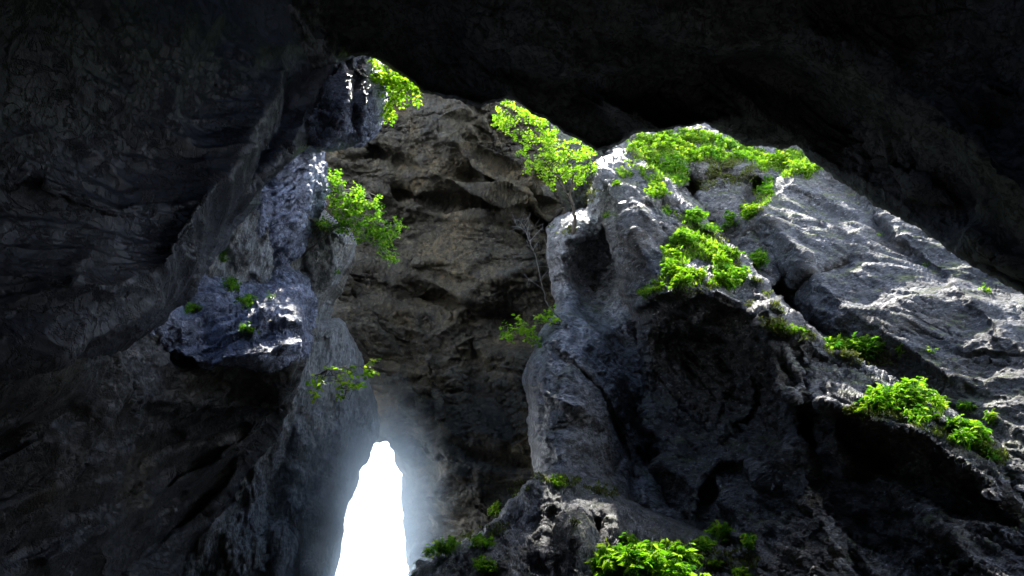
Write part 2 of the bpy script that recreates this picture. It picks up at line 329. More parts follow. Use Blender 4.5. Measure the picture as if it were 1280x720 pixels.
slope = rock('far_rock_slope',
 [(600,95),(775,95),(800,200),(930,420),(715,420),(700,310),(692,284),(676,250),(652,212),(636,180),(624,150),(610,120)],
 [(630,130,22.5),(650,190,21.4),(690,260,21.2),(740,130,24),(720,200,22),(740,280,23),(860,130,24),(860,300,23),(860,400,23),(730,400,23)],
 M_slope, roll=(10,.6), jag=(3,.06), thick=2, flatx=True, big=.3, fac=.16, strata=R_ST)
tag(slope, 'pale mossy rock slope behind the leaning tree', 'rock slope', kind='thing')

plateau = rock('mossy_crest',
 [(758,120),(1040,120),(1050,320),(960,360),(880,330),(820,260),(770,190),(752,160)],
 [(800,170,20.6),(850,165,21.2),(900,160,21.4),(960,185,20.6),(1000,180,20.8),(850,210,19.5),(900,205,19.7),(930,215,18.9),(865,235,19.4),(870,270,18.4),(915,255,18.5),(950,290,17.7),(840,250,18.2),(820,220,18.6),(900,330,17.5),(1000,260,18.8)],
 M_ridge, feats=[('g',[(862,225),(872,262),(880,300)],9,.8),('s',[(870,228),(905,215),(945,225)],8,.6,40),('g',[(948,228),(930,270),(905,305)],8,.5)],
 roll=(8,.5), jag=(3,.07), thick=2, flatx=True, big=.3, fac=.22, strata=R_ST)
tag(plateau, 'high rocky crest covered in moss and bright shrubs below the roof edge', 'rock crest', kind='thing')

slab = rock('right_rock_slab',
 [(905,305),(925,280),(945,246),(972,222),(1000,205),(1030,150),(1120,200),(1300,300),(1900,640),(1900,1300),(1300,1300),(1200,760),(1060,560),(985,470),(940,400),(905,350)],
 [(1000,212,18.3),(1045,222,18.3),(960,260,17.9),(1000,290,17.0),(935,330,17.6),(1050,300,16.6),(1000,370,16.7),(1100,300,16.3),(1110,265,16.6),(1100,370,15.4),(1040,410,15.6),(1200,330,14.9),(1200,430,13.9),
  (1130,450,14.5),(1280,380,13.6),(1280,450,12.8),(1280,540,12.3),(1200,510,13.5),(1120,400,14.6),(1500,600,10.5),(1500,480,11.2),(1850,800,7.5),(1100,560,14.6),(1400,1100,7)],
 M_grey, feats=[('g',[(1045,222),(1085,262),(1110,300),(1180,345)],9,.45),('g',[(955,262),(985,300),(1010,320)],9,-.35),('g',[(1000,330),(1060,385),(1130,430),(1200,480)],12,-.3),
  ('g',[(1130,300),(1210,370),(1280,440)],10,-.2),('g',[(940,305),(965,360),(1000,405),(1040,432)],13,.95),('g',[(1060,330),(1010,350),(990,370)],7,.3)],
 roll=(12,.8), jag=(3,.05), thick=2, flatx=True, big=.22, fac=.13, facf=.8, fine=.03, led=.05, strata=((.62,0,-.78),(0,1,0),(.78,0,.62),(.33,1,1.8)))
tag(slab, 'broad grey rock slab sloping down under the roof on the right', 'rock slab', kind='thing')

ridge = rock('main_rock_ridge',
 [(748,205),(765,188),(790,184),(806,200),(832,222),(852,240),(882,266),(902,292),(936,320),(954,348),(978,378),(1012,412),(1062,440),(1110,470),(1150,495),(1200,522),(1245,560),(1290,606),(1400,720),(1500,1300),(840,1300),
  (836,700),(826,620),(812,560),(800,500),(797,440),(792,390),(776,350),(758,300),(744,262),(738,235)],
 [(775,195,18.9),(750,240,18.2),(765,300,17.8),(800,230,17.5),(800,290,16.6),(835,335,15.9),(790,360,17.2),(860,280,17.0),(850,330,15.9),(820,360,15.9),(900,320,16.2),(900,365,15.0),(940,345,15.8),(960,385,15.0),(1000,415,14.8),
  (860,375,15.1),(830,430,17.2),(880,440,17.3),(900,520,17.3),(850,550,17.0),(930,430,15.7),(960,480,15.4),(985,430,14.6),(1060,460,13.9),(1010,480,14.4),(1100,490,13.5),(1050,520,13.3),(1120,530,12.7),(1100,560,13.2),
  (1200,545,12.8),(1180,590,12.2),(1270,600,11.9),(850,640,16.6),(1000,560,14.9),(1100,640,13.1),(1000,640,13.4),(940,640,14.6),(930,580,15.6),(1200,660,12.0),(1280,700,10.9),(1100,720,11.9),(900,720,13.6),(980,720,12.3),(1000,1200,7.5),(1400,1100,6.5)],
 M_ridge, feats=[('g',[(750,215),(785,270),(812,330),(835,360)],14,-.5),('g',[(800,240),(820,290),(850,345)],7,.35),('s',[(1230,610),(1140,548),(1060,520),(1000,505)],9,-.8,60),
  ('s',[(990,420),(930,395),(880,372),(820,376),(780,400)],9,-.7,50),('g',[(915,425),(950,440),(948,470)],12,-.5),('g',[(905,300),(960,370),(1000,430),(1040,500)],9,-.3),
  ('g',[(1000,520),(1020,590),(1080,660),(1150,720)],12,.5),('g',[(960,500),(990,560),(1000,620)],11,-.4),('g',[(866,640),(876,600),(900,572),(935,575),(970,610)],9,-.7),('g',[(948,392),(975,440),(992,520),(1012,600),(1045,690)],20,-.95),('g',[(935,420),(925,480),(900,540)],12,-.5),('g',[(1015,470),(1035,530),(1060,580)],9,-.4),('g',[(900,600),(930,650),(950,720)],14,-.5),('g',[(1010,560),(1030,640),(1080,720)],7,.35),
  ('g',[(1100,600),(1200,680),(1260,740)],14,-.35)],
 roll=(12,.8), jag=(3,.06), thick=3, big=.42, fac=.24, fine=.06, led=.08, strata=((.62,0,-.78),(0,1,0),(.78,0,.62),(.42,1,1.7)))
tag(ridge, 'long rugged rock ridge descending to the right with plants along its crest', 'rock ridge', kind='thing')

butt = rock('central_buttress',
 [(684,286),(694,272),(712,264),(730,262),(737,236),(752,208),(790,200),(860,300),(930,400),(930,1300),(660,1300),(662,700),(667,620),(674,580),(664,525),(658,480),(662,448),(672,420),(686,398),(694,384),(690,350),(684,320)],
 [(700,272,19.3),(712,292,18.6),(735,255,18.3),(760,220,18.9),(700,310,18.6),(700,350,19.3),(740,320,19.6),(770,300,19.6),(740,368,20.3),(700,388,18.0),(700,410,17.2),(740,420,17.4),(680,440,17.1),(700,480,16.4),(740,490,16.3),(670,500,16.9),
  (700,560,15.8),(680,570,16.0),(760,560,16.7),(790,500,18.3),(800,580,18),(780,430,19),(850,500,19.3),(830,640,16.6),(760,640,15.8),(700,640,15.5),(800,380,18.6),(850,1000,12),(700,1000,11)],
 M_butt, feats=[('g',[(680,428),(704,446),(730,468),(752,490),(768,520),(782,552),(795,600),(800,630)],2.6,.35),('g',[(770,455),(790,500),(808,545),(815,580)],3.2,.3),('s',[(672,304),(700,302),(740,306)],6,.2,22),
  ('g',[(672,490),(700,500),(730,510)],8,-.3),('g',[(690,395),(730,400),(760,440)],9,-.25),('g',[(745,260),(735,320),(745,370)],9,.2),('g',[(680,540),(720,528),(750,540)],6,.25),('g',[(770,380),(800,440),(830,500)],12,-.3)],
 roll=(24,1.4), jag=(2.2,.06), thick=3, big=.2, fac=.17, facf=1.15, fine=.05, led=.06, strata=((.7,0,-.7),(0,1,0),(.7,0,.7),(.8,1,1.3)))
tag(butt, 'smooth grey rock buttress with a diagonal crack, below the bare sapling', 'rock buttress', kind='thing')

foot = rock('rough_rock_outcrop',
 [(400,1300),(430,760),(470,740),(494,738),(506,722),(522,702),(545,690),(570,680),(600,664),(622,646),(640,622),(655,606),(672,594),(690,586),(715,590),(745,602),(770,610),(800,632),(835,650),(870,662),(905,676),(960,684),(1010,720),(1060,800),(1200,1300)],
 [(440,750,15.0),(480,745,14.9),(515,715,15.0),(570,690,14.7),(620,655,14.7),(650,615,15.0),(690,592,15.1),(740,605,15.1),(800,640,14.9),(870,665,14.4),(960,690,13.8),(600,700,13.7),(660,660,13.9),(700,640,13.8),(760,650,13.8),(700,700,12.9),
  (760,700,12.9),(850,700,13),(950,720,12.8),(540,740,13.9),(700,900,9.5),(900,900,9),(600,1100,7),(1000,1100,7)],
 M_foot, feats=[('g',[(745,655),(750,690),(755,740)],7,.7),('g',[(715,660),(720,700),(720,740)],8,-.5),('g',[(660,615),(668,660),(665,710)],9,.5),('g',[(630,660),(640,690),(640,740)],9,-.4),('g',[(770,640),(775,690),(780,740)],8,-.4),
  ('g',[(690,640),(692,680),(690,730)],6,.4)],
 roll=(10,.6), jag=(3.5,.07), thick=3, big=.26, fac=.14, fine=.06, led=.05, strata=((1,0,.1),(0,1,0),(-.1,0,1),(1.6,1.6,.6)))
tag(foot, 'rough pale-streaked rock outcrop at the bottom centre beside the bright opening', 'rock outcrop', kind='thing')
EXPO = 2.35
# ------------------------------------------------------------------ the cave behind and around the viewer, the ground, the sky
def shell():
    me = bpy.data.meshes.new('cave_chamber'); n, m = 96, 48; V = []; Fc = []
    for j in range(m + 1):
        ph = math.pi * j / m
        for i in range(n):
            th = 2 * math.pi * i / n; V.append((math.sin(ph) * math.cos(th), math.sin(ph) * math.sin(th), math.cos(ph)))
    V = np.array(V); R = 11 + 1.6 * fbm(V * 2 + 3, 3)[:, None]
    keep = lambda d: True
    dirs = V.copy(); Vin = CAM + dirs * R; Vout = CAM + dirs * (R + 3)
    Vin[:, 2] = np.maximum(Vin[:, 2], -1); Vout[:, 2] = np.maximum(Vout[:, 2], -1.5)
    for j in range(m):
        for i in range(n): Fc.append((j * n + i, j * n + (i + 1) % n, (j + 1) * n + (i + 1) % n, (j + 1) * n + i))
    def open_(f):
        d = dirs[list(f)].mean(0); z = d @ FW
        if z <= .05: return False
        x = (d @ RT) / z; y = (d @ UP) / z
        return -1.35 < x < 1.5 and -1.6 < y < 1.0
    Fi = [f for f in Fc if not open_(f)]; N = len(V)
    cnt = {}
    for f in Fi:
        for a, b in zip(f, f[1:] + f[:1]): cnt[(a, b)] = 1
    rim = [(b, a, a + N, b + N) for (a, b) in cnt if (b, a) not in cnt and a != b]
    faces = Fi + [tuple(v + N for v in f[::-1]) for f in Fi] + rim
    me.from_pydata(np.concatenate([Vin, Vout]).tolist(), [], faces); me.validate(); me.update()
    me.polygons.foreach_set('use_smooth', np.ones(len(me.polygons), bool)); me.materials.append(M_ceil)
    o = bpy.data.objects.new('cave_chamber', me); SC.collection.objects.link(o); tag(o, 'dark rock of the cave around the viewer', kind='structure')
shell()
def ground():
    n = 80; ax = np.sign(np.linspace(-1, 1, n)) * np.abs(np.linspace(-1, 1, n)) ** 3 * 1500
    gx, gy = np.meshgrid(ax, ax); V = np.stack([gx.ravel(), gy.ravel(), np.zeros(n * n)], 1)
    V[:, 2] = fbm(V * .15, 3) * .25 - .1
    Fc = [(j * n + i, j * n + i + 1, (j + 1) * n + i + 1, (j + 1) * n + i) for j in range(n - 1) for i in range(n - 1)]
    me = bpy.data.meshes.new('ground'); me.from_pydata(V.tolist(), [], Fc); me.update(); me.materials.append(M_foot)
    o = bpy.data.objects.new('ground', me); SC.collection.objects.link(o); o['kind'] = 'structure'
ground()
SUN = np.array([.07, .40, .91]); SUN /= np.linalg.norm(SUN)
el = math.asin(SUN[2]); az = math.atan2(SUN[0], SUN[1])
w = bpy.data.worlds.new('World'); SC.world = w; w.use_nodes = True; nt = w.node_tree
sky = nt.nodes.new('ShaderNodeTexSky'); sky.sky_type = 'NISHITA'; sky.sun_disc = False; sky.dust_density = 1.2; sky.sun_elevation = el; sky.sun_rotation = az
tc = nt.nodes.new('ShaderNodeTexCoord'); sx = nt.nodes.new('ShaderNodeSeparateXYZ'); nt.links.new(tc.outputs['Generated'], sx.inputs[0])
nz = nt.nodes.new('ShaderNodeTexNoise'); nz.inputs['Scale'].default_value = 3; nz.inputs['Detail'].default_value = 6; nt.links.new(tc.outputs['Generated'], nz.inputs['Vector'])
ad = nt.nodes.new('ShaderNodeMath'); ad.operation = 'MULTIPLY_ADD'; ad.inputs[1].default_value = -.25; nt.links.new(nz.outputs['Fac'], ad.inputs[0]); nt.links.new(sx.outputs['Z'], ad.inputs[2])
mr = nt.nodes.new('ShaderNodeMapRange'); mr.inputs['From Min'].default_value = .38; mr.inputs['From Max'].default_value = .12; nt.links.new(ad.outputs[0], mr.inputs['Value'])
cm = nt.nodes.new('ShaderNodeMix'); cm.data_type = 'RGBA'; cm.inputs[7].default_value = (15, 16, 17.5, 1); nt.links.new(mr.outputs['Result'], cm.inputs[0]); nt.links.new(sky.outputs[0], cm.inputs[6])
nt.links.new(cm.outputs[2], nt.nodes['Background'].inputs[0]); nt.nodes['Background'].inputs[1].default_value = .15
ld = bpy.data.lights.new('sun', 'SUN'); ld.energy = 2.5; ld.angle = math.radians(.5); ld.color = (1, .96, .88)
lo = bpy.data.objects.new('sun', ld); SC.collection.objects.link(lo); lo.location = (0, 20, 40)
lo.rotation_euler = Vector(SUN).to_track_quat('Z', 'Y').to_euler()
SC.view_settings.view_transform = 'Standard'; SC.view_settings.look = 'None'; SC.view_settings.gamma = 1; SC.view_settings.exposure = EXPO
SC.view_settings.use_curve_mapping = False
SC.render.engine = 'CYCLES'; cy = SC.cycles; cy.use_denoising = True
try: cy.denoiser = 'OPENIMAGEDENOISE'
except Exception: pass
cy.max_bounces = 8; cy.diffuse_bounces = 6; cy.glossy_bounces = 3; cy.transmission_bounces = 6; cy.transparent_max_bounces = 8
cy.sample_clamp_indirect = 8; cy.use_adaptive_sampling = True; cy.adaptive_threshold = .01

def glow_volume():  # added scattering volume, stands in for the lens glow around the opening
    m = bpy.data.materials.new('glow_volume'); m.use_nodes = True; nt = m.node_tree; nt.nodes.remove(nt.nodes['Principled BSDF'])
    v = nt.nodes.new('ShaderNodeVolumePrincipled'); v.inputs['Color'].default_value = (.68, .85, 1, 1); v.inputs['Density'].default_value = .05; v.inputs['Anisotropy'].default_value = .72
    nt.links.new(v.outputs[0], nt.nodes['Material Output'].inputs['Volume'])
    tc = nt.nodes.new('ShaderNodeTexCoord'); gr = nt.nodes.new('ShaderNodeTexGradient'); gr.gradient_type = 'SPHERICAL'; nt.links.new(tc.outputs['Object'], gr.inputs[0])
    pw = nt.nodes.new('ShaderNodeMath'); pw.operation = 'POWER'; pw.inputs[1].default_value = 2.4; nt.links.new(gr.outputs['Fac'], pw.inputs[0])
    ml = nt.nodes.new('ShaderNodeMath'); ml.operation = 'MULTIPLY'; ml.inputs[1].default_value = .85; nt.links.new(pw.outputs[0], ml.inputs[0]); nt.links.new(ml.outputs[0], v.inputs['Density'])
    import bmesh
    bm = bmesh.new(); bmesh.ops.create_uvsphere(bm, u_segments=32, v_segments=20, radius=1); me = bpy.data.meshes.new('glow_volume'); bm.to_mesh(me); bm.free(); me.materials.append(m)
    c = ray(np.array([446.]), np.array([640.]), np.array([17.2]))[0]; o = bpy.data.objects.new('glow_volume', me); o.location = c; o.scale = (2.4, 4.2, 3.8); SC.collection.objects.link(o)
    tag(o, 'added volume that gives the pale glow in and around the bright opening', kind='stuff'); o.visible_shadow = True
glow_volume()
# ------------------------------------------------------------------ plants, rooted on the rock itself
bpy.context.view_layer.update(); DG = bpy.context.evaluated_depsgraph_get()
def hit(px, py):
    x = (px - 640) / F; y = -(py - 360) / F; d = x * RT + y * UP + FW; d = d / np.linalg.norm(d)
    ok, loc, nor, _, ob, _ = SC.ray_cast(DG, Vector(CAM), Vector(d))
    return (np.array(loc), np.array(nor), ob.name) if ok else None
def depth_of(p): return float((p - CAM) @ FW)
def pt(px, py, D):
    return CAM + D * ((px - 640) / F * RT - (py - 360) / F * UP + FW)
def leaf_mat(name, cols, trans, tf=.64, rough=.45):
    m = bpy.data.materials.new(name); m.use_nodes = True; nt = m.node_tree; N = nt.nodes; L = nt.links
    bs = N['Principled BSDF']; geo = N.new('ShaderNodeNewGeometry'); r = N.new('ShaderNodeValToRGB'); r2 = N.new('ShaderNodeValToRGB')
    for rr, cc in ((r, cols), (r2, trans)):
        e = rr.color_ramp.elements; e[0].position = 0; e[0].color = (*cc[0], 1); e[1].position = 1; e[1].color = (*cc[2], 1); k = e.new(.5); k.color = (*cc[1], 1)
        L.new(geo.outputs['Random Per Island'], rr.inputs['Fac'])
    L.new(r.outputs[0], bs.inputs['Base Color']); bs.inputs['Roughness'].default_value = rough
    t = N.new('ShaderNodeBsdfTranslucent'); L.new(r2.outputs[0], t.inputs['Color']); mx = N.new('ShaderNodeMixShader'); mx.inputs[0].default_value = tf
    L.new(bs.outputs[0], mx.inputs[1]); L.new(t.outputs[0], mx.inputs[2]); L.new(mx.outputs[0], N['Material Output'].inputs['Surface']); return m
G_lime = leaf_mat('lime_leaf', ((.045, .10, .008), (.10, .21, .010), (.18, .25, .03)), ((.06, .18, .008), (.24, .52, .010), (.46, .60, .04)))
G_mid = leaf_mat('green_leaf', ((.022, .07, .008), (.06, .17, .010), (.13, .22, .03)), ((.03, .14, .008), (.17, .44, .010), (.36, .55, .035)))
G_moss = leaf_mat('moss_leaf', ((.05, .05, .012), (.09, .10, .015), (.13, .17, .02)), ((.09, .10, .02), (.16, .19, .03), (.22, .32, .03)), .35, .7)
G_dry = leaf_mat('dry_twig', ((.10, .075, .05), (.15, .12, .08), (.2, .16, .1)), ((.1, .08, .05),) * 3, .1, .8)
M_bark = bpy.data.materials.new('bark'); M_bark.use_nodes = True
_n = M_bark.node_tree.nodes.new('ShaderNodeTexNoise'); _n.inputs['Scale'].default_value = 30
_r = M_bark.node_tree.nodes.new('ShaderNodeValToRGB'); _r.color_ramp.elements[0].color = (.025, .02, .015, 1); _r.color_ramp.elements[1].color = (.10, .08, .06, 1)
M_bark.node_tree.links.new(_n.outputs['Fac'], _r.inputs['Fac']); M_bark.node_tree.links.new(_r.outputs[0], M_bark.node_tree.nodes['Principled BSDF'].inputs['Base Color'])
M_bark.node_tree.nodes['Principled BSDF'].inputs['Roughness'].default_value = .9
M_grey_bark = M_bark.copy(); M_grey_bark.name = 'grey_bark'
for nd in M_grey_bark.node_tree.nodes:
    if nd.type == 'VALTORGB': nd.color_ramp.elements[0].color = (.09, .085, .075, 1); nd.color_ramp.elements[1].color = (.22, .21, .19, 1)

class MB:
    def __init__(s): s.v = []; s.f = []
    def leaf(s, base, d, n, L, W):
        """one pointed leaf, folded along its midrib"""
        d = d / (np.linalg.norm(d) + 1e-9); side = np.cross(d, n); side /= np.linalg.norm(side) + 1e-9; n = np.cross(side, d); k = len(s.v)
        s.v += [base, base + d * L * .38 + side * W * .5 + n * L * .09, base + d * L * .74 + side * W * .33 + n * L * .03, base + d * L - n * L * .12,
                base + d * L * .74 - side * W * .33 + n * L * .03, base + d * L * .38 - side * W * .5 + n * L * .09, base + d * L * .55]
        s.f += [(k, k + 1, k + 6), (k + 1, k + 2, k + 6), (k + 2, k + 3, k + 6), (k + 3, k + 4, k + 6), (k + 4, k + 5, k + 6), (k + 5, k, k + 6)]
    def palm(s, c, d, n, R, k=5):
        """a lobed leaf: leaflets fanned from one point, all joined"""
        side = np.cross(d, n); side /= np.linalg.norm(side) + 1e-9; d = np.cross(n, side); d /= np.linalg.norm(d) + 1e-9; n = n / np.linalg.norm(n); i0 = len(s.v); s.v.append(c)
        for j in range(k):
            a = (j - (k - 1) / 2) * (2.0 / (k - 1)) * 1.25; dd = d * math.cos(a) + side * math.sin(a); ss = -d * math.sin(a) + side * math.cos(a)
            L = R * (1 - .28 * abs(a) / 1.25) * random.uniform(.85, 1.1); q = len(s.v)
            s.v += [c + dd * L * .5 + ss * L * .19 + n * L * .10, c + dd * L - n * L * .25, c + dd * L * .5 - ss * L * .19 + n * L * .10]
            s.f += [(i0, q, q + 1), (i0, q + 1, q + 2)]
    def tube(s, pts, r0, r1, k=5):
        pts = [np.array(p, float) for p in pts]; rings = []
        for i, p in enumerate(pts):
            t = pts[min(i + 1, len(pts) - 1)] - pts[max(i - 1, 0)]; t /= np.linalg.norm(t) + 1e-9
            a = np.cross(t, (0.3, .2, .9)); a /= np.linalg.norm(a) + 1e-9; b = np.cross(t, a); r = r0 + (r1 - r0) * i / (len(pts) - 1)
            rings.append(len(s.v)); s.v += [p + r * (a * math.cos(2 * math.pi * j / k) + b * math.sin(2 * math.pi * j / k)) for j in range(k)]
        for A, B in zip(rings, rings[1:]):
            for j in range(k): s.f.append((A + j, A + (j + 1) % k, B + (j + 1) % k, B + j))
        s.f.append(tuple(rings[-1] + j for j in range(k)))
    def build(s, name, mat, parent=None, org=None, smooth=False):
        org = np.array(org if org is not None else np.mean(s.v, axis=0)); me = bpy.data.meshes.new(name)
        me.from_pydata((np.array(s.v) - org).tolist(), [], s.f); me.update(); me.materials.append(mat)
        if smooth: me.polygons.foreach_set('use_smooth', np.ones(len(me.polygons), bool))
        o = bpy.data.objects.new(name, me); SC.collection.objects.link(o)
        if parent: o.parent = parent
        else: o.location = org
        return o
def rv(s=1.0): return np.array([random.gauss(0, s), random.gauss(0, s), random.gauss(0, s)])
def empty(name, loc, label, cat, group=None):
    o = bpy.data.objects.new(name, None); o.location = loc; o.empty_display_size = .2; SC.collection.objects.link(o); return tag(o, label, cat, group)

def herb(name, cx, cy, rx, ry, h, R, label, cat, group, mat, dens=1.0, rot=0.0):
    """a low leafy clump: every stem stands on the rock where its foot meets it"""
    n = max(5, int(dens * rx * ry * math.pi / 11)); stems = MB(); fol = MB(); ref = None; roots = []; ca, sa = math.cos(rot), math.sin(rot)
    for tr in range(9):
        g = hit(cx + random.uniform(-.3, .3) * rx, cy + random.uniform(0, .6) * ry)
        if g and g[2] not in ('cave_ceiling', 'cave_chamber'): roots.append(depth_of(g[0]))
    if not roots: print('NO ROOT', label); return None
    ref = sorted(roots)[len(roots) // 2]; roots = []; pxm = F / ref
    for i in range(n * 6):
        a = random.uniform(0, 2 * math.pi); r = math.sqrt(random.random()) * (.8 + .25 * math.sin(3 * a + cx))
        ex, ey = r * math.cos(a) * rx, r * math.sin(a) * ry; px = cx + ex * ca - ey * sa; py = cy + ex * sa + ey * ca
        hh = h * random.uniform(.15, 1.15) * (1 - .35 * r); g = hit(px, py + hh * pxm * .8)
        if g is None or abs(depth_of(g[0]) - ref) > 1.3 or g[2] in ('cave_ceiling', 'cave_chamber'): continue
        roots.append((g[0], g[1], hh))
        if len(roots) >= n: break
    if len(roots) < 2: print('FEW', label, len(roots)); return None
    org = np.mean([q[0] for q in roots], axis=0); low = min(q[0][2] for q in roots)
    for p, nr, hh in roots:
        out = nr * .45 + np.array([0, 0, .9]) + rv(.22); out /= np.linalg.norm(out); tip = p + out * hh; mid = p + out * hh * .5 + rv(.02)
        stems.tube([p - nr * .05, mid, tip], .008, .004, 3)
        for k in range(random.choice((2, 3, 4, 5))):
            c = p + (tip - p) * random.uniform(.55, 1.05) + rv(.03); up = np.array([0, 0, 1.0]) + rv(.5) + nr * .3; up /= np.linalg.norm(up)
            d = rv(1) * np.array([1, 1, .35]); fol.palm(c, d, up, R * .66 * random.uniform(.5, 1.2), random.choice((3, 5, 5)))
    k = len(fol.v); fol.v += stems.v; fol.f += [tuple(i + k for i in f) for f in stems.f]
    o = fol.build(name, mat, None, (org[0], org[1], low)); return tag(o, label, cat, group)

def in_poly(poly, x, y): return bool(inside(poly, np.array([[x, y]], float))[0])
def spray(name, root_px, mains, poly, ntw, L, label, cat, group, mat, bark, r0=.03, dY=.5, D0=None, parts=('branch', 'foliage'), lift=0.0, flat=.3, per=(6, 11), root=None, gap=-.16):
    """a woody plant: main limbs from one root, twigs hanging off the limbs, leaves alternate along the twigs"""
    g = hit(*root_px); base = g[0] if root is None else root; D = depth_of(base) if D0 is None else D0
    w = MB(); fol = MB(); ctrl = []
    for path in mains:
        P = []
        for i, q in enumerate(path): P.append(base if i == 0 and q is None else pt(q[0], q[1], D + (q[2] if len(q) > 2 else 0)))
        Q = []
        for i in range(len(P) - 1):
            for t in np.linspace(0, 1, 7)[:-1]:
                Q.append(P[i] * (1 - t) + P[i + 1] * t + (rv(.012) if len(Q) else 0))
        Q.append(P[-1]); wd = path[0] is None
        w.tube(Q, r0 if wd else r0 * .5, r0 * .18, 6); ctrl += Q[3 if not wd else len(Q) // 3:]
    C_ = np.array(ctrl); P2 = np.array(poly, float); lo = P2.min(0); hi = P2.max(0); n = 0; tries = 0
    while n < ntw and tries < ntw * 30:
        tries += 1; x = random.uniform(lo[0], hi[0]); y = random.uniform(lo[1], hi[1])
        if not in_poly(poly, x, y): continue
        if perlin(np.array([[x * .085, y * .085, len(label) * 3.1]]))[0] < gap: continue
        n += 1; c = pt(x, y, D + random.gauss(0, dY * .5)); k = C_[np.argmin(((C_ - c) ** 2).sum(1) + np.array([random.random() * .1 for _ in C_]))]
        d = c - k; dist = np.linalg.norm(d); d /= dist + 1e-9; mid = (k + c) / 2 + np.array([0, 0, .06 * dist]) + rv(.03)
        w.tube([k, mid, c], .007, .0025, 3)
        dd = d * .6 + rv(.5) * np.array([1, 1, .4]); dd /= np.linalg.norm(dd); m = random.randint(*per); up = np.array([0, 0, 1.0]) + rv(flat * .6); s = np.cross(dd, up); s /= np.linalg.norm(s)
        for j in range(m):
            b = c + dd * L * (.42 * j - .1 * m) ; sd = 1 if j % 2 else -1
            fol.leaf(b + rv(.012), dd * .5 + s * sd + rv(.25) + np.array([0, 0, -.12]), up + rv(flat), L * random.uniform(.65, 1.1), L * random.uniform(.6, .8))
    e = empty(name, base, label, cat, group)
    w.build(parts[0], bark, e, base, True); fol.build(parts[1], mat, e, base); return e

def scatter(name, regs, size, mat, label, seed=1, tall=1.0):
    """ground cover nobody could count: short blades and mossy tips growing out of the rock"""
    random.seed(seed); mb = MB()
    for cx, cy, rx, ry, rot, n in regs:
        for i in range(n):
            a = random.uniform(0, 2 * math.pi); r = math.sqrt(random.random()); ex, ey = r * math.cos(a) * rx, r * math.sin(a) * ry
            x = cx + ex * math.cos(rot) - ey * math.sin(rot); y = cy + ex * math.sin(rot) + ey * math.cos(rot)
            if perlin(np.array([[x * .07, y * .07, 3.3]]))[0] < -.15: continue
            g = hit(x, y)
            if g is None or g[2] in ('cave_ceiling', 'cave_chamber'): continue
            p, nr, _ = g
            for k in range(3):
                d = nr * .5 + np.array([0, 0, .5 * tall]) + rv(.45); s = size * random.uniform(.5, 1.3)
                mb.leaf(p + rv(size * .35) - nr * .01, d, rv(1), s, s * .38)
    o = mb.build(name, mat); tag(o, label, kind='stuff'); return o

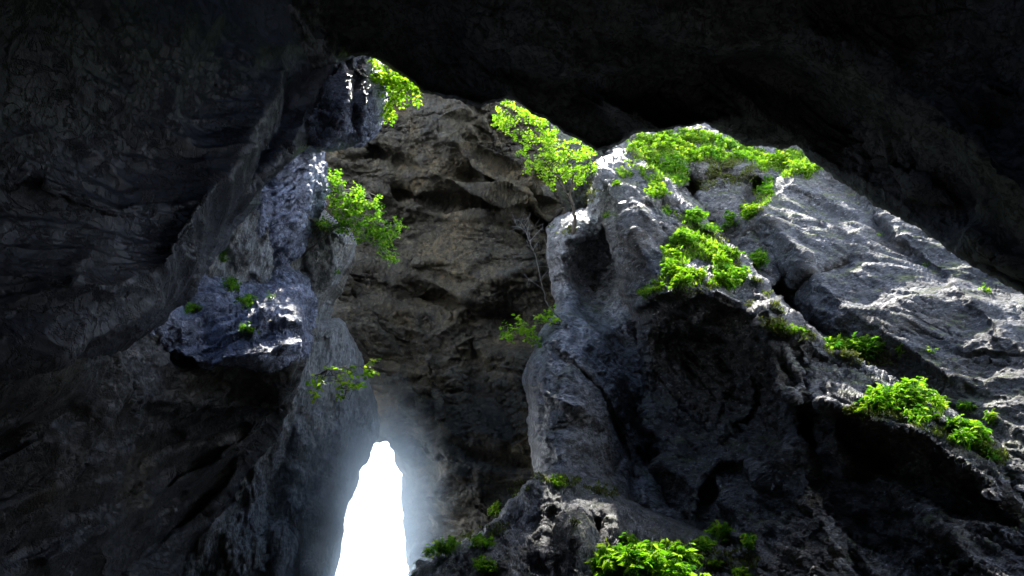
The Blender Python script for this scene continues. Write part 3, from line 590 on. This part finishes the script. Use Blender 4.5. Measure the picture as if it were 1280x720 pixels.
random.seed(11)
CR = 'bright green clumps on the high crest'; RG = 'leafy clumps along the rock ridge'; FT = 'green plants at the foot of the rocks'; NS = 'small tufts on the left rock nose'
S_, P_ = 'leafy_shrub', 'low_bush'  # the second name is for low leafy clumps and tufts, not woody bushes
H = [ # name, cx, cy, rx, ry, height, leaf radius, label, category, group, mat, rot
 (S_,800,182,17,8,.30,.15,'low lime shrub at the left end of the high mossy crest','shrub',CR,G_lime,-.4),
 (S_,836,176,24,10,.40,.15,'broad lime shrub on the crest just under the lowest dip of the roof edge','shrub',CR,G_lime,0),
 (S_,874,170,20,9,.45,.15,'highest shrub on the crest, touching the roof edge at its peak','shrub',CR,G_lime,0),
 (S_,908,178,18,8,.40,.15,'lime shrub on the right shoulder of the crest above brown moss','shrub',CR,G_mid,.3),
 (S_,842,204,20,13,.35,.16,'dense green shrub in the middle of the crest slope','shrub',CR,G_mid,0),
 (S_,862,190,20,12,.35,.15,'lime shrub between the highest shrub and the dense green one, mid crest','shrub',CR,G_lime,.2),
 (S_,892,188,20,10,.32,.14,'dull green shrub at the top of the brown moss drape','shrub',CR,G_mid,.3),
 (S_,930,190,18,9,.32,.14,'mixed green shrub in the dip of the crest left of the pointed rock','shrub',CR,G_mid,.2),
 (S_,815,196,16,10,.32,.15,'lime shrub just above the white streaked rock top','shrub',CR,G_lime,.4),
 (S_,980,196,18,9,.35,.15,'lime shrub just below the pointed rock under the roof edge','shrub',CR,G_lime,.1),
 (P_,823,236,14,11,.32,.16,'bright round clump below the crest beside the white streaked rock','leafy clump',CR,G_lime,0),
 (P_,849,224,11,8,.28,.14,'small green clump between the round clump and the dark cleft','leafy clump',CR,G_mid,0),
 (S_,958,200,20,10,.38,.15,'lime shrub left of the pointed rock under the roof edge','shrub',CR,G_lime,0),
 (S_,1002,206,26,9,.42,.16,'wide bright shrub at the top of the grey slab, right end of the crest','shrub',CR,G_lime,.25),
 (P_,958,232,13,11,.3,.15,'green clump hanging down the left edge of the grey slab','leafy clump',CR,G_mid,-.7),
 (P_,938,262,13,10,.3,.15,'lime clump low in the gully left of the grey slab','leafy clump',CR,G_lime,-.5),
 (P_,912,274,9,12,.25,.13,'darker green clump at the bottom of the gully left of the grey slab','leafy clump',CR,G_mid,0),
 (P_,869,268,13,9,.33,.17,'bright clump on the ridge directly below the dark cleft','leafy clump',RG,G_mid,0),
 (P_,892,284,14,5,.2,.13,'thin strip of green leaves right of the clump under the cleft','leafy clump',RG,G_mid,.2),
 (P_,833,262,6,6,.18,.11,'tiny green clump on the pale rock left of the ridge gully','leafy clump',RG,G_mid,0),
 (P_,855,296,15,10,.35,.18,'rounded bright clump on the upper left of the leafy ridge patch','leafy clump',RG,G_mid,0),
 (P_,840,313,13,8,.3,.17,'flat bright clump just under the rounded one on the ridge','leafy clump',RG,G_lime,0),
 (P_,838,332,11,10,.3,.16,'green clump on the left margin of the leafy ridge patch','leafy clump',RG,G_mid,0),
 (S_,856,345,25,11,.35,.17,'wide lime shrub above the overhanging dark hollow','shrub',RG,G_lime,-.2),
 (P_,812,362,17,6,.22,.13,'low yellow-green fringe at the lip of the dark hollow','leafy clump',RG,G_lime,-.2),
 (S_,902,316,22,12,.35,.16,'lime shrub in the upper right of the leafy ridge patch','shrub',RG,G_lime,.3),
 (S_,914,343,21,12,.38,.17,'dense green shrub at the lower right of the leafy ridge patch','shrub',RG,G_mid,.1),
 (P_,950,322,11,10,.4,.17,'single green clump standing out on the ridge edge against the dark gully','leafy clump',RG,G_mid,0),
 (P_,938,380,5,5,.1,.08,'small mossy knob hanging below the leafy ridge patch','leafy clump',RG,G_moss,0),
 (P_,985,411,29,5,.14,.09,'low mossy yellow-green strip on the ridge crest','leafy clump',RG,G_lime,.1),
 (S_,1072,432,40,13,.35,.19,'large bright leafy mound in the middle of the ridge crest','shrub',RG,G_mid,.1),
 (P_,1129,435,7,4,.14,.09,'tiny lime cushion right of the large leafy mound','leafy clump',RG,G_lime,0),
 (P_,1165,438,8,3,.1,.07,'few small leaves on grey slab right of the lime cushion','leafy clump',RG,G_lime,0),
 (S_,1101,496,17,12,.38,.2,'broad leaved plant on the left of the lower ridge row','shrub',RG,G_mid,0),
 (S_,1142,490,18,17,.48,.2,'tallest broad leaved plant in the lower ridge row','shrub',RG,G_mid,0),
 (P_,1148,516,20,8,.25,.14,'low foliage under the tallest broad leaved plant','leafy clump',RG,G_mid,.2),
 (P_,1080,510,13,6,.2,.1,'feathery lime tuft at the left end of the lower ridge row','leafy clump',RG,G_lime,-.4),
 (P_,1177,502,8,9,.3,.13,'slim lime plant between the tallest and the rightmost broad leaved plants','leafy clump',RG,G_lime,0),
 (S_,1209,537,23,13,.36,.2,'rightmost broad leaved plant in the lower ridge row','shrub',RG,G_mid,.3),
 (P_,1232,562,24,7,.15,.09,'dark mossy patch trailing below the rightmost broad leaved plant','leafy clump',RG,G_mid,.5),
 (P_,1208,506,15,4,.15,.09,'line of small leaves above the rightmost broad leaved plant','leafy clump',RG,G_mid,.2),
 (P_,1241,520,5,6,.2,.1,'small tuft on pale rock near the right edge','leafy clump',RG,G_lime,0),
 (P_,1234,361,8,3,.1,.08,'tiny tuft high on the grey slab under the roof','leafy clump',RG,G_lime,.4),
 (P_,1160,330,4,2,.1,.07,'tiniest speck of green in the middle of the grey slab','leafy clump',RG,G_lime,0),
 (P_,1100,292,4,2,.1,.06,'speck of green near the top edge of the grey slab','leafy clump',RG,G_lime,0),
 (S_,815,702,66,20,.55,.24,'large mound of big leaves at the bottom edge of the outcrop','shrub',FT,G_mid,0),
 (P_,787,676,9,6,.25,.13,'dark green clump on the outcrop just above the large leaf mound','leafy clump',FT,G_mid,0),
 (P_,903,664,15,8,.35,.16,'pair of flat leaf heads in the dark right of the leaf mound','leafy clump',FT,G_mid,.3),
 (P_,880,678,10,6,.25,.14,'dim clump between the leaf mound and the flat leaf heads','leafy clump',FT,G_mid,0),
 (P_,939,675,8,6,.25,.12,'small separate leafy sprig on dark rubble, lower right','leafy clump',FT,G_mid,0),
 (P_,895,704,12,5,.15,.1,'yellow-green sprig in pale rubble right of the leaf mound','leafy clump',FT,G_lime,0),
 (P_,926,714,10,4,.15,.1,'lime leaves at the bottom edge in pale rubble','leafy clump',FT,G_lime,0),
 (S_,552,682,25,7,.28,.12,'long low shrub on the outcrop rim beside the bright opening','shrub',FT,G_mid,-.25),
 (P_,603,677,18,6,.2,.11,'flat green clump in the left face of the outcrop','leafy clump',FT,G_mid,.1),
 (P_,621,636,13,8,.3,.12,'bright clump on the sloping rim of the outcrop against the dark wall','leafy clump',FT,G_lime,-.4),
 (P_,607,708,14,8,.2,.11,'green clump at the bottom edge left of centre','leafy clump',FT,G_mid,.4),
 (P_,655,603,5,4,.2,.09,'tiny lime sprig at the top of the sloping rim','leafy clump',FT,G_lime,0),
 (P_,700,601,16,6,.12,.08,'yellowish low tufts on top of the outcrop under the buttress','leafy clump',FT,G_lime,0),
 (P_,750,611,9,4,.12,.08,'small mossy tuft on the outcrop top right of the yellowish tufts','leafy clump',FT,G_moss,0),
 (P_,717,652,5,5,.12,.07,'dull green tuft in a crevice of the outcrop','leafy clump',FT,G_moss,0),
 (P_,240,384,14,4,.16,.09,'leftmost dark green tuft on the rock nose','tuft',NS,G_mid,-.1),
 (P_,290,354,11,8,.2,.1,'highest green tuft on the rock nose','tuft',NS,G_mid,.6),
 (P_,308,375,10,8,.2,.1,'largest scattered tuft in the middle of the rock nose','tuft',NS,G_mid,.7),
 (P_,308,410,9,4,.14,.09,'lowest small tuft on the rock nose','tuft',NS,G_mid,.3),
 (P_,278,318,3,9,.15,.08,'thin upright tuft in the crack above the rock nose','tuft',NS,G_mid,0),
 (P_,338,370,4,3,.1,.07,'single tiny tuft on the right of the rock nose','tuft',NS,G_mid,0),
 (P_,758,268,6,7,.12,.06,'sparse yellow leaves on the dark rock right of the leaning tree','leafy clump',CR,G_lime,0),
 (P_,782,216,14,6,.16,.09,'short yellow-green tufts on the white streaked rock top','leafy clump',CR,G_lime,.1),
 (P_,770,228,8,5,.14,.09,'small tuft lower left on the white streaked rock top','leafy clump',CR,G_lime,0),
 (P_,419,338,6,4,.12,.07,'tiny leaves on brown rock below the large left shrub','leafy clump',NS,G_mid,0),
]
for q in H: herb(*q[:11], dens=1.9, rot=q[11])

T_ = spray('leaning_tree', (716,292), [[None,(719,276),(717,260),(713,244),(716,222),(708,198,.1),(700,175,.2)],[(717,258),(706,238,-.2),(680,200,-.3),(655,165,-.4),(636,142,-.4)],[(715,236),(728,215,.2),(738,198,.2)],[(700,222,-.2),(678,218,-.4),(662,208,-.5)],[(690,214),(690,190,.2),(675,158,.2)]],
  [(618,148),(626,130),(640,126),(652,136),(672,146),(700,166),(722,178),(744,190),(748,200),(738,216),(726,232),(712,238),(700,226),(690,232),(676,224),(660,216),(656,200),(645,184),(630,168),(621,160)],
  460, .085, 'slender tree with lime leaves leaning left from the rock ledge', 'tree', None, G_lime, M_bark, r0=.06, dY=1.2, parts=('trunk', 'crown'), per=(5, 8), gap=-.12)
spray('leafy_shrub', (379,320), [[None,(398,302,-.1),(422,284,-.2),(450,275,-.3),(485,285,-.3)],[(422,284,-.2),(430,262,-.3),(428,238,-.3)],[(450,275,-.3),(462,258,-.2),(470,245,-.2)],[(440,280,-.3),(455,300,-.4),(482,318,-.4)],[(470,280,-.3),(488,282,-.3),(500,285,-.3)]],
  [(414,222),(424,218),(432,232),(440,238),(450,228),(456,240),(456,252),(468,248),(476,256),(470,264),(484,272),(500,278),(505,286),(494,294),(486,302),(492,318),(488,328),(476,322),(472,306),(458,298),(444,304),(438,296),(424,290),(398,288),(394,280),(402,274),(416,276),(420,262),(414,244),(420,236)],
  420, .07, 'dense bright green shrub hanging from the left wall in the centre left', 'shrub', 'shrubs hanging from the cave walls', G_mid, M_grey_bark, r0=.022, dY=.7)
spray('leafy_shrub', (470,92), [[None,(482,88),(500,100,.1),(522,110,.1)],[(480,90),(480,110),(486,128)],[(478,90),(472,84),(466,88)]],
  [(460,78),(470,74),(478,80),(482,86),(492,90),(504,96),(516,102),(530,112),(524,120),(508,116),(500,122),(492,130),(486,142),(480,146),(480,132),(476,120),(474,104),(466,112),(462,98)],
  90, .10, 'sunlit shrub at the top of the hanging rock by the roof edge', 'shrub', 'shrubs hanging from the cave walls', G_lime, M_bark, r0=.015, dY=.4)
spray('leafy_shrub', (392,470), [[None,(410,462,-.3),(440,458,-.4),(468,458,-.4)],[(410,462,-.3),(425,478,-.4),(436,500,-.4)]],
  [(388,470),(400,464),(412,454),(430,450),(446,456),(458,450),(472,452),(470,464),(456,472),(448,486),(436,488),(438,508),(430,514),(426,498),(410,494),(394,496),(388,484)],
  60, .10, 'sparse spray of separate leaves on the wall above the bright opening', 'shrub', 'shrubs hanging from the cave walls', G_lime, M_bark, r0=.012, dY=.6, per=(3, 5), gap=.0)
spray('leafy_shrub', (699,405), [[None,(672,402,-.3),(650,406,-.4),(632,414,-.4)],[(672,402,-.3),(668,412,-.4),(664,422,-.4)]],
  [(692,392),(694,402),(684,410),(672,408),(672,424),(662,426),(660,414),(646,414),(640,426),(630,424),(628,412),(640,404),(656,400),(672,394),(684,388)],
  44, .12, 'horizontal spray of lime leaves at the top left of the buttress', 'shrub', 'shrubs hanging from the cave walls', G_lime, M_bark, r0=.012, dY=.4, per=(5, 8))
# a bare sapling
def bare():
    g = hit(699, 398); base = g[0]; D = depth_of(base); w = MB(); tw = MB()
    P = [base, pt(690, 388, D - .1), pt(682, 376, D - .15), pt(676, 350, D - .35), pt(670, 322, D - .5), pt(660, 298, D - .6), pt(655, 284, D - .6)]
    Q = []
    for a, b in zip(P, P[1:]):
        for t in np.linspace(0, 1, 6)[:-1]: Q.append(a * (1 - t) + b * t + (rv(.01) if len(Q) else 0))
    Q.append(P[-1]); w.tube(Q, .02, .006, 5)
    for i in range(17):
        k = Q[random.randint(13, len(Q) - 1)]; d = np.array([random.uniform(-1, 1), random.uniform(-.4, .4), random.uniform(.1, 1)]); d /= np.linalg.norm(d); L = random.uniform(.25, .65)
        e = k + d * L + rv(.04); tw.tube([k, (k + e) / 2 + rv(.03), e], .006, .003, 3)
        for j in range(4):
            f = k + (e - k) * random.uniform(.4, 1); h_ = f + rv(.13); tw.tube([f, h_], .004, .002, 3)
    o = empty('bare_sapling', base, 'thin leafless grey sapling rising from the top of the buttress', 'tree')
    w.build('trunk', M_grey_bark, o, base, True); tw.build('twigs', M_grey_bark, o, base)
bare()
scatter('moss', [(704,286,18,7,0,260),(735,240,16,14,.8,260),(905,200,42,22,.1,2600),(880,225,22,14,-.5,500),(925,222,22,12,0,400),(850,190,60,20,0,1800),(800,200,26,10,.5,250),(985,212,40,12,.1,600),(945,250,22,16,-.7,400),
   (880,320,50,32,.5,1300),(850,360,50,12,-.1,400),(985,412,36,8,.3,380),(960,370,30,5,.9,200),(1075,445,48,10,.2,350),(1150,525,75,12,.4,900),(1085,515,30,6,0,260),(1232,560,34,10,.6,380)],
   .07, G_moss, 'brown and olive moss and short grass growing on the ledges', 3)
scatter('grass', [(700,600,34,8,.2,220),(650,615,14,16,-.8,160),(745,610,30,7,.3,120),(600,670,40,10,-.3,160),(800,690,60,14,.1,200),(900,700,50,14,0,180)], .07, G_moss, 'thin dull grass on the rough outcrop', 5, 1.6)
scatter('ground_cover', [(845,180,66,18,0,4200),(835,212,34,22,0,1500),(905,185,44,14,.2,1500),(985,205,48,18,.15,2600),(950,240,16,20,-.6,350),(878,325,44,28,.55,2200),(850,352,36,10,-.1,350),(870,282,30,8,.5,250),(800,200,22,14,.4,200)],
   .085, G_lime, 'carpet of small bright leaves covering the crest and the top of the ridge', 9, 1.6)
# grass blades standing up into the bright opening
def tuft(px, py, n, hm, label):
    g = hit(px, py)
    if g is None: print('no tuft'); return
    mb = MB(); b = g[0]
    for i in range(n):
        q = b + np.array([random.gauss(0, .12), random.gauss(0, .08), 0]); h_ = hm * random.uniform(.5, 1); lean = rv(.22); mid = q + np.array([lean[0] * .3, 0, h_ * .6]); tip = q + np.array([lean[0], lean[1], h_])
        mb.tube([q - np.array([0, 0, .1]), mid, tip], .009, .002, 3)
    o = mb.build('grass_tuft', G_mid, None, b); tag(o, label, 'grass tuft')
tuft(484, 745, 9, .7, 'few thin grass blades standing up inside the bright opening')
